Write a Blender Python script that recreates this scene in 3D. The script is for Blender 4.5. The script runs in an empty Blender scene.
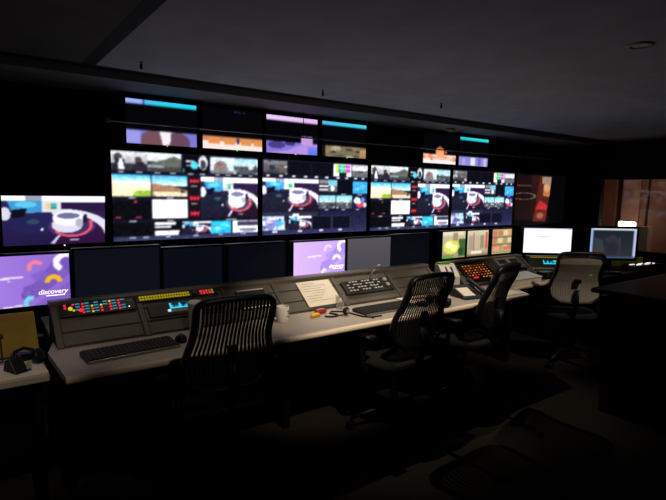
import bpy, bmesh, math, random
import numpy as np
from mathutils import Vector, Matrix, Euler

random.seed(7)
S = bpy.context.scene
COL = S.collection
PI = math.pi
R = math.radians

# ------------------------------------------------------------------ materials
def lin(c):
    return tuple((v/12.92 if v <= .04045 else ((v+.055)/1.055)**2.4) for v in [x/255 for x in c])

def mat(name, c, rough=.6, metal=0.0, noise=0.0, scale=30, emit=0.0, spec=.3, bump=0.0):
    m = bpy.data.materials.new(name); m.use_nodes = True
    nt = m.node_tree; b = nt.nodes['Principled BSDF']
    col = lin(c)
    b.inputs['Base Color'].default_value = (*col, 1)
    b.inputs['Roughness'].default_value = rough
    b.inputs['Metallic'].default_value = metal
    b.inputs['Specular IOR Level'].default_value = spec
    if noise or bump:
        tc = nt.nodes.new('ShaderNodeTexCoord'); n = nt.nodes.new('ShaderNodeTexNoise')
        n.inputs['Scale'].default_value = scale; n.inputs['Detail'].default_value = 4
        nt.links.new(tc.outputs['Object'], n.inputs['Vector'])
        if noise:
            r = nt.nodes.new('ShaderNodeValToRGB')
            r.color_ramp.elements[0].position = .3; r.color_ramp.elements[1].position = .7
            r.color_ramp.elements[0].color = (*[v*(1-noise) for v in col], 1)
            r.color_ramp.elements[1].color = (*[min(1, v*(1+noise)) for v in col], 1)
            nt.links.new(n.outputs['Fac'], r.inputs['Fac']); nt.links.new(r.outputs['Color'], b.inputs['Base Color'])
        if bump:
            bp = nt.nodes.new('ShaderNodeBump'); bp.inputs['Strength'].default_value = bump
            nt.links.new(n.outputs['Fac'], bp.inputs['Height']); nt.links.new(bp.outputs['Normal'], b.inputs['Normal'])
    if emit:
        b.inputs['Emission Color'].default_value = (*col, 1)
        b.inputs['Emission Strength'].default_value = emit
    return m

def screen_mat(strength):
    m = bpy.data.materials.new('display_%g' % strength); m.use_nodes = True
    nt = m.node_tree; b = nt.nodes['Principled BSDF']
    a = nt.nodes.new('ShaderNodeAttribute'); a.attribute_name = 'Col'
    b.inputs['Base Color'].default_value = (.004, .004, .005, 1)
    b.inputs['Roughness'].default_value = .35
    b.inputs['Specular IOR Level'].default_value = .15
    nt.links.new(a.outputs['Color'], b.inputs['Emission Color'])
    b.inputs['Emission Strength'].default_value = strength
    return m

M = {}
M['black'] = mat('black_plastic', (22, 22, 24), .5)
M['blackwall'] = mat('black_wall_paint', (16, 16, 20), .8, noise=.2, scale=8)
M['bezel'] = mat('bezel_plastic', (14, 15, 19), .4)
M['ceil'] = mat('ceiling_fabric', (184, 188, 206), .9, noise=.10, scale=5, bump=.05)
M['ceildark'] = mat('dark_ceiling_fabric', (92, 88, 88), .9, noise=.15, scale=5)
M['soffit'] = mat('soffit_paint', (150, 152, 165), .7, noise=.1, scale=4)
M['trimblack'] = mat('black_trim', (9, 9, 10), .8)
M['carpet'] = mat('brown_carpet', (33, 26, 19), .95, noise=.35, scale=160, bump=.3)
M['top'] = mat('worktop_laminate', (176, 166, 153), .45, noise=.06, scale=60)
M['edge'] = mat('worktop_edge_lit', (250, 228, 200), .45)  # paler than the worktop: light caught by the rounded edge, put into colour
M['turret'] = mat('console_grey_metal', (98, 92, 84), .5, noise=.05, scale=40)
M['turretd'] = mat('console_dark_metal', (66, 63, 60), .5)
M['deskblack'] = mat('desk_carcass_black', (5, 5, 5), .95, spec=.1)
M['metal'] = mat('grey_metal', (130, 130, 132), .35, metal=.9)
M['chrome'] = mat('polished_steel', (190, 188, 185), .2, metal=1)
M['mesh'] = mat('black_mesh_fabric', (32, 30, 28), .7)
M['meshgrey'] = mat('grey_mesh_fabric', (178, 168, 156), .8)
M['frame'] = mat('chair_black_plastic', (15, 15, 18), .45)
M['seat'] = mat('dark_seat_fabric', (34, 33, 31), .9, noise=.2, scale=200)
M['white'] = mat('white_plastic', (225, 220, 212), .45)
M['ceramic'] = mat('white_glazed_ceramic', (225, 218, 208), .2)
M['paper'] = mat('paper', (232, 224, 205), .8, noise=.03, scale=20)
M['ink'] = mat('ink', (95, 90, 88), .8)
M['red'] = mat('red_plastic', (190, 40, 45), .4)
M['yellow'] = mat('yellow_plastic', (240, 200, 30), .4)
M['green'] = mat('green_paper', (110, 160, 70), .7)
M['lime'] = mat('yellow_green_folder', (170, 180, 60), .7)
M['olive'] = mat('yellow_board', (150, 125, 30), .7, noise=.15, scale=12)
M['beige'] = mat('beige_plastic', (200, 190, 170), .5)
M['wood'] = mat('brown_panelling', (142, 96, 78), .6, noise=.12, scale=6)
M['woodlight'] = mat('pinkish_panelling', (190, 140, 122), .6, noise=.1, scale=5)
M['wooddark'] = mat('dark_brown_post', (95, 52, 36), .6, noise=.1, scale=6)
M['keycap'] = mat('dark_keycaps', (52, 50, 50), .45)
M['keylight'] = mat('pale_keycaps', (190, 188, 186), .4)
M['silver'] = mat('silver_edge', (150, 150, 150), .35, metal=.5)
M['grey'] = mat('light_grey_device', (165, 160, 150), .5)
M['darkgrey'] = mat('dark_grey_device', (48, 48, 50), .5)
for n, c, e in [('led_red', (255, 40, 60), 1.0), ('led_cyan', (60, 180, 215), .45), ('led_yellow', (225, 215, 30), .8),
                ('led_yellowdim', (190, 175, 30), .45), ('led_green', (80, 255, 150), 1.3), ('led_white', (255, 250, 240), 1.3), ('led_orange', (255, 160, 60), .6),
                ('led_amberdim', (215, 100, 50), .4), ('led_blue', (150, 200, 255), 1.5), ('lampglow', (255, 240, 215), 6)]:
    M[n] = mat(n, c, .4, emit=e)
def clear(name, fac, rough):
    m = bpy.data.materials.new(name); m.use_nodes = True; nt = m.node_tree; nt.nodes.clear()
    o_ = nt.nodes.new('ShaderNodeOutputMaterial'); mx = nt.nodes.new('ShaderNodeMixShader'); tr = nt.nodes.new('ShaderNodeBsdfTransparent'); gl = nt.nodes.new('ShaderNodeBsdfGlossy')
    mx.inputs['Fac'].default_value = fac; gl.inputs['Roughness'].default_value = rough
    nt.links.new(tr.outputs[0], mx.inputs[1]); nt.links.new(gl.outputs[0], mx.inputs[2]); nt.links.new(mx.outputs[0], o_.inputs[0])
    return m
g = clear('clear_glass', .22, .15)
M['glass'] = g
M['pane'] = clear('window_glass', .02, .05)

# ------------------------------------------------------------------ mesh builder
class MB:
    def __init__(s): s.bm = bmesh.new()
    def box(s, c, d, rot=None, bev=0.0, seg=2):
        r = bmesh.ops.create_cube(s.bm, size=1); vs = r['verts']
        m = Matrix.Translation(c) @ (Euler(rot).to_matrix().to_4x4() if rot else Matrix()) @ Matrix.Diagonal((*d, 1))
        bmesh.ops.transform(s.bm, matrix=m, verts=vs)
        if bev:
            es = {e for v in vs for e in v.link_edges}
            bmesh.ops.bevel(s.bm, geom=list(es), offset=bev, segments=seg, affect='EDGES', profile=.5)
        return s
    def prism(s, pts, x0, x1, axis='X', bev=0):
        """pts: outline of the cross section; extruded along the axis"""
        def P(a, p):
            return (a, p[0], p[1]) if axis == 'X' else ((p[0], a, p[1]) if axis == 'Y' else (p[0], p[1], a))
        a = [s.bm.verts.new(P(x0, p)) for p in pts]; b = [s.bm.verts.new(P(x1, p)) for p in pts]
        fs = [s.bm.faces.new(a), s.bm.faces.new(b[::-1])]
        n = len(pts)
        for i in range(n): fs.append(s.bm.faces.new((a[i], b[i], b[(i+1) % n], a[(i+1) % n])))
        bmesh.ops.recalc_face_normals(s.bm, faces=fs)
        if bev:
            bmesh.ops.bevel(s.bm, geom=list({e for f in fs for e in f.edges}), offset=bev, segments=2, affect='EDGES', profile=.5)
        return s
    def tube(s, pts, r, n=8, closed=False, flat=None):
        """swept round (or flattened) section along pts; r is a number or a list"""
        P = [Vector(p) for p in pts]; rings = []; k = len(P)
        up = None
        for i, p in enumerate(P):
            if closed: t = P[(i+1) % k]-P[i-1]
            else: t = P[min(i+1, k-1)]-P[max(i-1, 0)]
            t.normalize()
            if up is None: up = Vector((0, 0, 1)) if abs(t.z) < .9 else Vector((0, 1, 0))
            if flat: up = Vector(flat)
            sd = t.cross(up); sd.normalize(); u2 = sd.cross(t); u2.normalize()
            if not flat: up = u2
            rr = r[i] if isinstance(r, (list, tuple)) and not flat else r
            ra, rb = (rr if isinstance(rr, tuple) else (rr, rr))
            rings.append([s.bm.verts.new(p+sd*math.cos(2*PI*j/n)*ra+u2*math.sin(2*PI*j/n)*rb) for j in range(n)])
        m = k if closed else k-1
        for i in range(m):
            a, b = rings[i], rings[(i+1) % k]
            for j in range(n): s.bm.faces.new((a[j], a[(j+1) % n], b[(j+1) % n], b[j]))
        if not closed:
            s.bm.faces.new(rings[0][::-1]); s.bm.faces.new(rings[-1])
        return s
    def cyl(s, p, q, r, n=16): return s.tube([p, q], r, n)
    def lathe(s, prof, c=(0, 0, 0), n=24, sx=1, sy=1):
        rings = []
        for (r, z) in prof:
            rings.append([s.bm.verts.new((c[0]+math.cos(2*PI*j/n)*max(r, 1e-4)*sx, c[1]+math.sin(2*PI*j/n)*max(r, 1e-4)*sy, c[2]+z)) for j in range(n)])
        for a, b in zip(rings, rings[1:]):
            for j in range(n): s.bm.faces.new((a[j], a[(j+1) % n], b[(j+1) % n], b[j]))
        s.bm.faces.new(rings[0][::-1]); s.bm.faces.new(rings[-1])
        return s
    def grid(s, f, nu, nv):
        V = [[s.bm.verts.new(f(i/nu, j/nv)) for i in range(nu+1)] for j in range(nv+1)]
        for j in range(nv):
            for i in range(nu): s.bm.faces.new((V[j][i], V[j][i+1], V[j+1][i+1], V[j+1][i]))
        return s
    def mesh(s, name, m, smooth=False):
        me = bpy.data.meshes.new(name); s.bm.normal_update(); s.bm.to_mesh(me); s.bm.free()
        me.materials.append(M[m] if isinstance(m, str) else m)
        if smooth:
            for p in me.polygons: p.use_smooth = True
        return me
    def build(s, name, m, parent=None, smooth=False, loc=None, rot=None):
        o = bpy.data.objects.new(name, s.mesh(name, m, smooth)); COL.objects.link(o)
        if parent: o.parent = parent
        if loc: o.location = loc
        if rot: o.rotation_euler = rot
        return o

def put(name, me, parent, loc=(0, 0, 0), rot=(0, 0, 0)):
    o = bpy.data.objects.new(name, me); COL.objects.link(o); o.parent = parent; o.location = loc; o.rotation_euler = rot
    return o
def tag(o, label, cat, group=None):
    o['label'] = label; o['category'] = cat
    if group: o['group'] = group
    return o
def thing(name, label, cat, loc=(0, 0, 0), rot=(0, 0, 0), group=None):
    o = bpy.data.objects.new(name, None); COL.objects.link(o)
    o.empty_display_size = .05
    o.location = loc; o.rotation_euler = rot
    return tag(o, label, cat, group)
def struct(o): o['kind'] = 'structure'; return o

# ------------------------------------------------------------------ picture painter (what the displays show)
class Pic:
    def __init__(s, nx, ny, bg=(0, 0, 0)):
        s.nx, s.ny = nx, ny
        s.a = np.zeros((ny, nx, 3)); s.a[:] = bg
        u = (np.arange(nx)+.5)/nx; v = (np.arange(ny)+.5)/ny
        s.U, s.V = np.meshgrid(u, v); s.box = (0, 0, 1, 1)
    def sub(s, u0, v0, u1, v1):
        p = Pic.__new__(Pic); p.nx, p.ny, p.a = s.nx, s.ny, s.a
        b = s.box; w, h = b[2]-b[0], b[3]-b[1]
        p.box = (b[0]+u0*w, b[1]+v0*h, b[0]+u1*w, b[1]+v1*h)
        gu, gv = np.meshgrid((np.arange(s.nx)+.5)/s.nx, (np.arange(s.ny)+.5)/s.ny)
        p.U = (gu-p.box[0])/(p.box[2]-p.box[0]); p.V = (gv-p.box[1])/(p.box[3]-p.box[1])
        return p
    def _in(s): return (s.U >= 0) & (s.U < 1) & (s.V >= 0) & (s.V < 1)
    def fill(s, m, c, al=1):
        m = m & s._in()
        s.a[m] = s.a[m]*(1-al)+np.array(c, float)*al
        return s
    def rect(s, u0, v0, u1, v1, c, al=1): return s.fill((s.U >= u0) & (s.U < u1) & (s.V >= v0) & (s.V < v1), c, al)
    def grad(s, u0, v0, u1, v1, c0, c1, horiz=False):
        m = (s.U >= u0) & (s.U < u1) & (s.V >= v0) & (s.V < v1) & s._in()
        t = ((s.U-u0)/(u1-u0) if horiz else (s.V-v0)/(v1-v0))[m][:, None]
        s.a[m] = np.array(c0, float)*(1-t)+np.array(c1, float)*t
        return s
    def ell(s, cu, cv, ru, rv, c, al=1): return s.fill(((s.U-cu)/ru)**2+((s.V-cv)/rv)**2 < 1, c, al)
    def ring(s, cu, cv, ru, rv, inner, c, a0=-PI, a1=PI, al=1):
        d = ((s.U-cu)/ru)**2+((s.V-cv)/rv)**2
        an = np.arctan2(s.V-cv, s.U-cu)
        return s.fill((d < 1) & (d > inner*inner) & (an >= a0) & (an <= a1), c, al)
    def poly(s, pts, c, al=1):
        m = np.zeros(s.U.shape, bool); n = len(pts)
        for i in range(n):
            (x1, y1), (x2, y2) = pts[i], pts[(i+1) % n]
            if y1 == y2: continue
            cond = ((y1 > s.V) != (y2 > s.V)) & (s.U < (x2-x1)*(s.V-y1)/(y2-y1)+x1)
            m ^= cond
        return s.fill(m, c, al)
    def speck(s, k, cols, rng, r=.12, v0=0, v1=1):
        for _ in range(k):
            s.ell(rng.random(), v0+(v1-v0)*rng.random(), r*(.4+rng.random()), r*(.5+rng.random()), cols[rng.randrange(len(cols))], .8)
        return s

W_ = (255, 255, 255)
def studio(p, small=True):
    if small:
        p.grad(0, 0, 1, 1, (36, 36, 56), (24, 22, 40)); p.grad(.5, .3, 1, 1, (36, 26, 46), (30, 16, 34))
    else:
        p.grad(0, 0, 1, 1, (44, 38, 92), (34, 24, 66)); p.grad(.5, .3, 1, 1, (52, 30, 78), (44, 18, 56))
    p.rect(0, 0, .22, .1, W_); p.rect(.22, 0, .37, .1, (150, 158, 178)); p.rect(.37, 0, 1, .13, (250, 246, 255))
    p.rect(.37, .13, 1, .32, (40, 24, 62))
    p.poly([(.05, .1), (.37, .1), (.37, .33), (.1, .37)], (62, 150, 208)); p.ell(.22, .18, .1, .06, (90, 200, 235))
    p.poly([(.03, .3), (.23, .25), (.2, .42), (.03, .46)], (14, 14, 32)); p.ell(.03, .36, .05, .13, (215, 215, 235))
    p.rect(.37, .1, .55, .33, (225, 225, 232)); p.rect(.4, .15, .45, .27, (240, 200, 160)); p.rect(.45, .15, .51, .27, (60, 180, 190)); p.rect(.45, .23, .51, .28, (70, 150, 90))
    p.ring(.55, .85, .56, .58, .80, (226, 222, 240), -1.75, .1)
    p.ell(.3, .58, .24, .17, (26, 28, 44) if small else (34, 34, 82)); p.ell(.28, .52, .06, .05, (48, 70, 100))
    p.ell(.66, .63, .24, .22, (70, 60, 84) if small else (70, 44, 100)); p.ring(.66, .6, .21, .25, .84, (236, 88, 104), -.45, 2.5)
    p.ell(.61, .6, .155, .16, (220, 216, 238)); p.ell(.62, .46, .155, .16, (245, 242, 255)); p.ell(.62, .41, .115, .06, (112, 112, 150))
    p.ell(.73, .56, .04, .09, (175, 180, 190)); p.ell(.79, .47, .022, .09, (28, 22, 48))
    p.poly([(.44, .97), (.52, .8), (.54, .82), (.48, .98)], (205, 200, 235))
    p.ell(.365, .68, .014, .026, W_); p.ell(.68, .91, .05, .018, (200, 170, 210))
def city(p, teal=(120, 180, 205), rng=random.Random(3)):
    p.grad(0, 0, 1, .5, teal, (190, 210, 215)); p.rect(0, .5, 1, 1, (70, 76, 84))
    p.speck(9, [(220, 225, 228), (40, 44, 50), (120, 125, 130)], rng, .09, .45, 1)
def people(p, rng):
    p.grad(0, 0, 1, .6, (215, 218, 225), (150, 152, 160)); p.rect(0, .6, 1, 1, (45, 45, 52))
    p.ell(.2, .35, .12, .25, (70, 60, 58)); p.poly([(.05, 1), (.15, .35), (.35, .4), (.45, 1)], (30, 32, 44)); p.poly([(.2, .95), (.22, .35), (.3, .35), (.38, .95)], (235, 235, 240))
    p.ell(.75, .45, .1, .2, (80, 62, 58)); p.poly([(.55, 1), (.7, .5), (.9, .5), (1, 1)], (36, 32, 44))
def hills(p):
    p.grad(0, 0, 1, .45, (235, 238, 242), (180, 186, 190)); p.poly([(0, .6), (.5, .35), (.8, .15), (1, .3), (1, 1), (0, 1)], (88, 92, 88))
    p.rect(0, .75, 1, 1, (60, 62, 64)); p.rect(0, .68, .5, .78, (150, 150, 155))
def dome(p):
    p.grad(0, 0, 1, 1, (210, 225, 230), (170, 185, 190)); p.ell(.45, .75, .3, .55, (120, 118, 120)); p.rect(.15, .42, .7, .52, (205, 60, 60)); p.rect(0, .85, 1, 1, (110, 108, 108))
def beach(p):
    p.grad(0, 0, 1, .35, (60, 175, 225), (225, 240, 235)); p.grad(0, .35, 1, 1, (240, 238, 200), (235, 225, 170)); p.poly([(.5, 1), (.6, .72), (1, .7), (1, 1)], (140, 175, 60)); p.rect(0, .1, .02, .9, (230, 130, 80))
def road(p):
    p.grad(0, 0, 1, .5, (70, 170, 225), (220, 235, 238)); p.poly([(0, .4), (.5, .45), (1, .7), (1, 1), (0, 1)], (150, 112, 84)); p.poly([(0, .75), (1, .8), (1, 1), (.1, 1)], (225, 205, 175)); p.ell(.85, .75, .05, .08, (40, 40, 40))
def cyan(p):
    p.rect(0, 0, 1, 1, (44, 178, 214)); p.ell(.3, .6, .2, .14, (110, 210, 220)); p.ell(.7, .35, .2, .12, (90, 205, 225)); p.ell(.6, .8, .12, .1, (30, 150, 200))
def dashes(p, us, v, w=.035, h=.014, c=(225, 228, 235)):
    for u in us: p.rect(u-w/2, v-h/2, u+w/2, v+h/2, c)
def bars(p):
    p.rect(0, 0, 1, 1, (238, 240, 240))
    for i, c in enumerate([(235, 225, 70), (70, 190, 110), (60, 200, 205), (60, 190, 90), (215, 70, 180), (190, 60, 200)]):
        p.rect(.1+i*.14, .08, .1+(i+1)*.14, .65, c)
    p.rect(0, .34, 1, .4, (240, 240, 240)); p.rect(.3, .7, .72, 1, (22, 22, 30))
NAVY = (16, 18, 34); BLK = (9, 9, 15)
def viewer_a(seed):
    rng = random.Random(seed)
    p = Pic(160, 92, NAVY)
    p.grad(0, .93, 1, 1, (34, 38, 66), (52, 56, 92))
    people(p.sub(0, .01, .22, .22), rng); hills(p.sub(.22, .01, .435, .22))
    q = p.sub(.45, .01, .62, .23); q.rect(0, 0, 1, 1, BLK); q.rect(.1, .3, .45, .4, (200, 210, 215)); q.ell(.45, .55, .16, .2, (70, 190, 225)); q.rect(.1, .55, .3, .62, (220, 220, 220)); q.ell(.8, .4, .19, .38, (200, 205, 215)); q.ell(.8, .5, .12, .26, (60, 56, 60)); q.rect(0, .75, .05, .95, (60, 220, 150))
    dome(p.sub(.635, .02, .81, .22)); city(p.sub(.81, .02, 1, .22), (150, 200, 215), rng)
    dashes(p, [.06, .17, .28, .38, .5, .58, .69, .77, .86, .94], .235)
    beach(p.sub(0, .265, .24, .5)); road(p.sub(.245, .265, .475, .5))
    dashes(p, [.12, .36], .515, .045)
    p.rect(0, .545, .235, .76, BLK); dashes(p, [.035, .155], .735, .035, .018, (230, 70, 100)); p.ell(.14, .56, .008, .012, (230, 60, 60))
    p.rect(.245, .53, .475, .755, (252, 252, 255)); dashes(p, [.12, .36], .775, .045)
    q = p.sub(.485, .265, .565, .77); q.rect(0, 0, 1, 1, (20, 14, 22))
    for v in (.1, .5, .86): 
        for u in (.2, .5, .8): q.ell(u, v, .13, .05, (205, 36, 52))
    for v in (.22, .62): q.rect(.2, v-.012, .75, v+.012, (190, 190, 198))
    studio(p.sub(.57, .265, 1, .755)); dashes(p, [.79], .775, .08)
    p.rect(0, .79, .235, .95, BLK)
    q = p.sub(.245, .79, .43, .95); q.rect(0, 0, 1, 1, BLK)
    for v, w in ((.05, .8), (.28, .65), (.6, .95), (.8, .9)): q.rect(.05, v, w, v+.16, (238, 238, 244))
    studio(p.sub(.44, .79, .635, .95)); cyan(p.sub(.64, .79, .79, .95))
    q = p.sub(.8, .79, 1, .95); q.rect(0, 0, 1, 1, (236, 236, 244)); q.rect(.2, .12, 1, .45, (60, 56, 82)); q.ell(.6, .75, .35, .15, (120, 122, 140)); q.rect(.0, .0, .18, 1, (235, 236, 242))
    dashes(p, [.12, .2, .34, .53, .71, .88], .962)
    return p
def viewer_b(seed):
    rng = random.Random(seed)
    p = Pic(160, 92, (18, 19, 36))
    p.grad(0, .88, 1, 1, (30, 32, 60), (46, 48, 84)); p.grad(.52, .68, 1, .9, (26, 26, 54), (34, 34, 68))
    q = p.sub(.01, .02, .215, .2); q.grad(0, 0, 1, 1, (120, 122, 128), (40, 40, 46)); q.speck(10, [(200, 200, 205), (30, 30, 36), (90, 84, 84)], rng, .12); q.ell(.75, .45, .12, .2, (105, 80, 72))
    p.rect(.225, .02, .425, .2, (10, 10, 20)); p.rect(.435, .02, .635, .2, (10, 10, 20))
    bars(p.sub(.645, .02, .825, .2))
    q = p.sub(.83, .02, 1, .2); q.grad(0, 0, 1, .5, (190, 196, 200), (220, 222, 224)); q.poly([(0, .45), (.6, .6), (1, .4), (1, 1), (0, 1)], (96, 100, 104))
    dashes(p, [.05, .16, .27, .38, .48, .58, .69, .78, .87, .95], .218, .03)
    studio(p.sub(0, .245, .5, .69)); dashes(p, [.44], .715, .05); p.rect(0, .695, .5, .745, (40, 42, 62))
    q = p.sub(.505, .245, .68, .43); q.rect(0, 0, 1, 1, (28, 26, 38)); q.rect(0, .05, .5, .3, (120, 118, 122)); q.rect(0, .42, .5, .55, W_); q.rect(.5, .0, 1, .5, (110, 180, 200)); q.rect(.5, .5, 1, .9, (90, 92, 98)); q.rect(0, .7, .5, .85, (180, 180, 186)); q.ell(.75, .65, .12, .2, (225, 225, 228))
    p.rect(.69, .245, .835, .44, (10, 10, 20)); cyan(p.sub(.845, .265, 1, .44)); p.rect(.845, .265, 1, .44, (70, 120, 230), .3)
    dashes(p, [.75, .92], .452, .05)
    city(p.sub(.505, .47, .67, .655), (120, 205, 220), rng); city(p.sub(.675, .47, .835, .655), (120, 205, 220), rng)
    q = p.sub(.845, .47, 1, .66); q.rect(0, 0, 1, 1, (24, 30, 66)); q.ell(.3, .35, .22, .25, (220, 225, 240)); q.ell(.55, .65, .3, .25, (205, 60, 80)); q.ell(.7, .3, .14, .2, (80, 140, 220)); q.ell(.45, .5, .12, .12, W_); q.ell(.85, .7, .1, .18, (230, 230, 240))
    dashes(p, [.58, .75, .9], .668, .035)
    q = p.sub(0, .755, .22, .93); q.rect(0, 0, 1, 1, (180, 205, 232)); q.poly([(0, 1), (.3, .3), (.55, .6), (.4, 1)], (120, 120, 190)); q.speck(10, [(240, 245, 250), (70, 160, 215), (170, 110, 170), (90, 80, 130)], rng, .14); q.poly([(.85, 0), (1, 0), (1, 1), (.9, 1)], (30, 30, 50))
    studio(p.sub(.23, .755, .435, .94))
    for u in (.445, .64):
        p.rect(u, .745, u+.185, .94, (44, 46, 72)); p.rect(u+.006, .757, u+.179, .93, (13, 13, 28))
    dashes(p, [.29], .735, .06, .03); dashes(p, [.11, .33, .53, .72], .957, .04)
    return p
def viewer_c():
    p = Pic(160, 92, (7, 7, 10))
    p.grad(.0, .02, .52, .9, (30, 16, 20), (34, 14, 18)); p.grad(.3, .02, .5, .9, (58, 28, 28), (40, 16, 20))
    p.ring(.16, .44, .24, .07, .8, (120, 104, 96)); p.rect(.02, .22, .3, .25, (84, 62, 58))
    q = p.poly([(.46, .03), (.70, .03), (.62, .95), (.36, .95)], (96, 40, 32))
    p.poly([(.50, .04), (.69, .04), (.685, .18), (.51, .18)], (176, 152, 132)); p.poly([(.54, .18), (.685, .18), (.67, .45), (.5, .42)], (216, 128, 78)); p.ell(.61, .27, .06, .09, (238, 180, 120))
    p.poly([(.4, .7), (.48, .52), (.64, .62), (.63, .72)], (226, 52, 56)); p.poly([(.4, .74), (.625, .74), (.61, .95), (.37, .95)], (128, 40, 36)); p.ell(.5, .83, .07, .06, (190, 110, 80))
    p.rect(.48, .18, .54, .5, (92, 44, 36))
    return p
def purple(bright):
    p = Pic(108, 64, (0, 0, 0))
    b = bright
    A = (168, 134, 232) if not b else (216, 180, 246); B = (142, 100, 204) if not b else (190, 160, 240)
    p.grad(0, 0, 1, 1, A, B, True)
    D = (112, 80, 178) if not b else (160, 128, 228); D2 = (128, 96, 198) if not b else (176, 146, 238)
    p.poly([(.62, 1), (.75, .85), (1, .55), (1, 1)], D2)
    p.poly([(.53, .62), (.64, .55), (.9, .0), (1, 0), (1, .4), (.72, .78), (.6, .88), (.52, .78)], D, .75)
    p.ell(.57, .78, .06, .11, D); p.ell(.57, .74, .035, .06, D2); p.poly([(.6, .4), (.72, .3), (.8, .42), (.68, .55)], D2, .8); p.ell(.92, .38, .05, .08, D2)
    Wt = (248, 244, 255)
    p.ring(.66, .25, .085, .14, .5, (244, 130, 160) if not b else (240, 205, 250), -PI, -.7)
    p.ring(.66, .25, .085, .14, .5, (244, 130, 160) if not b else (240, 205, 250), 2.4, PI)
    p.ring(.97, .18, .14, .2, .5, Wt, -PI, -1.1); p.ring(.97, .18, .14, .2, .5, Wt, 2.0, PI)
    p.ring(.83, .56, .09, .15, .42, (246, 186, 40) if not b else (250, 240, 250), -PI, 0)
    p.ring(.60, .94, .075, .15, .4, (120, 212, 236) if not b else (236, 226, 250), 1.6, PI); p.ring(.60, .94, .075, .15, .4, (120, 212, 236) if not b else (236, 226, 250), -PI, -1.3)
    p.poly([(.26, .42), (.54, .40), (.53, .435), (.27, .455)], Wt, .9); p.ell(.4, .48, .012, .018, Wt, .8)
    p.poly([(.33, .97), (.52, .955), (.52, .985), (.33, 1)], Wt, .9)
    return p
def rowtop(kind):
    p = Pic(72, 44, (4, 4, 7)); rng = random.Random(kind)
    st = p.sub(0, .68, 1, 1)
    if kind == 0:
        p.rect(0, 0, .23, .115, (150, 170, 240)); p.rect(.25, 0, 1, .115, (40, 200, 228)); p.rect(.25, 0, .4, .115, (70, 185, 232))
        st.rect(0, 0, 1, 1, (120, 116, 205)); st.ell(.36, .7, .17, .7, (112, 78, 88)); st.ell(.72, .7, .17, .7, (100, 70, 92)); st.poly([(.45, 0), (.62, 0), (.6, .9), (.5, 1)], (240, 232, 240)); st.rect(0, .1, .2, .9, (150, 150, 230))
    elif kind == 1:
        for u in (.52, .58, .66): p.rect(u, .04, u+.03, .07, (60, 80, 190))
        st.rect(0, 0, 1, 1, (242, 226, 220)); st.rect(0, .0, 1, .35, (200, 130, 90))
        for u in (.1, .35, .62, .85): st.rect(u, .1, u+.18, .55, (226, 140, 80))
        st.rect(.55, .05, .6, .5, (60, 50, 90))
    elif kind == 2:
        p.grad(0, 0, 1, .13, (222, 196, 244), (226, 180, 232), True)
        st.rect(0, 0, 1, 1, (128, 116, 214)); st.poly([(0, 1), (.4, .7), (.65, .2), (1, .1), (1, 1)], (176, 140, 222)); st.ell(.2, .3, .16, .3, (70, 60, 130)); st.ell(.45, .1, .1, .2, (60, 50, 110))
        p.rect(.66, .52, .9, .72, (190, 150, 214)); p.ell(.72, .53, .05, .04, (200, 160, 220)); p.ell(.84, .53, .05, .04, (200, 160, 220)); st.grad(.8, .3, 1, 1, (120, 130, 240), (90, 110, 230))
    elif kind == 3:
        p.grad(0, 0, 1, .115, (70, 180, 226), (60, 205, 222), True)
        st.rect(0, 0, 1, 1, (120, 110, 90)); st.speck(30, [(50, 46, 40), (205, 190, 160), (150, 130, 90), (80, 84, 70)], rng, .1); st.grad(.85, .2, 1, 1, (190, 150, 90), (160, 120, 80)); st.rect(0, 0, .08, 1, (20, 18, 18))
    elif kind == 4:
        st.rect(0, 0, 1, 1, (240, 200, 180)); st.rect(0, .6, 1, 1, (238, 234, 238)); st.speck(16, [(240, 120, 70), (225, 90, 60), (245, 220, 200)], rng, .1, 0, .6)
        p.ell(.5, .6, .13, .16, (228, 140, 90)); p.ell(.68, .6, .04, .05, (210, 80, 60)); p.rect(.4, .6, .62, .8, (240, 170, 110)); p.ell(.5, .46, .05, .05, (180, 90, 50))
    else:
        p.grad(0, 0, 1, .115, (40, 190, 205), (50, 215, 220), True)
        st.rect(0, 0, 1, 1, (140, 136, 214)); st.rect(.4, .05, .55, .95, (226, 222, 240)); st.rect(.65, .1, .75, .9, (110, 100, 180)); st.rect(.12, .2, .22, .9, (170, 160, 220)); st.rect(.85, .1, .95, 1, (190, 186, 235))
    return p
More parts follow.
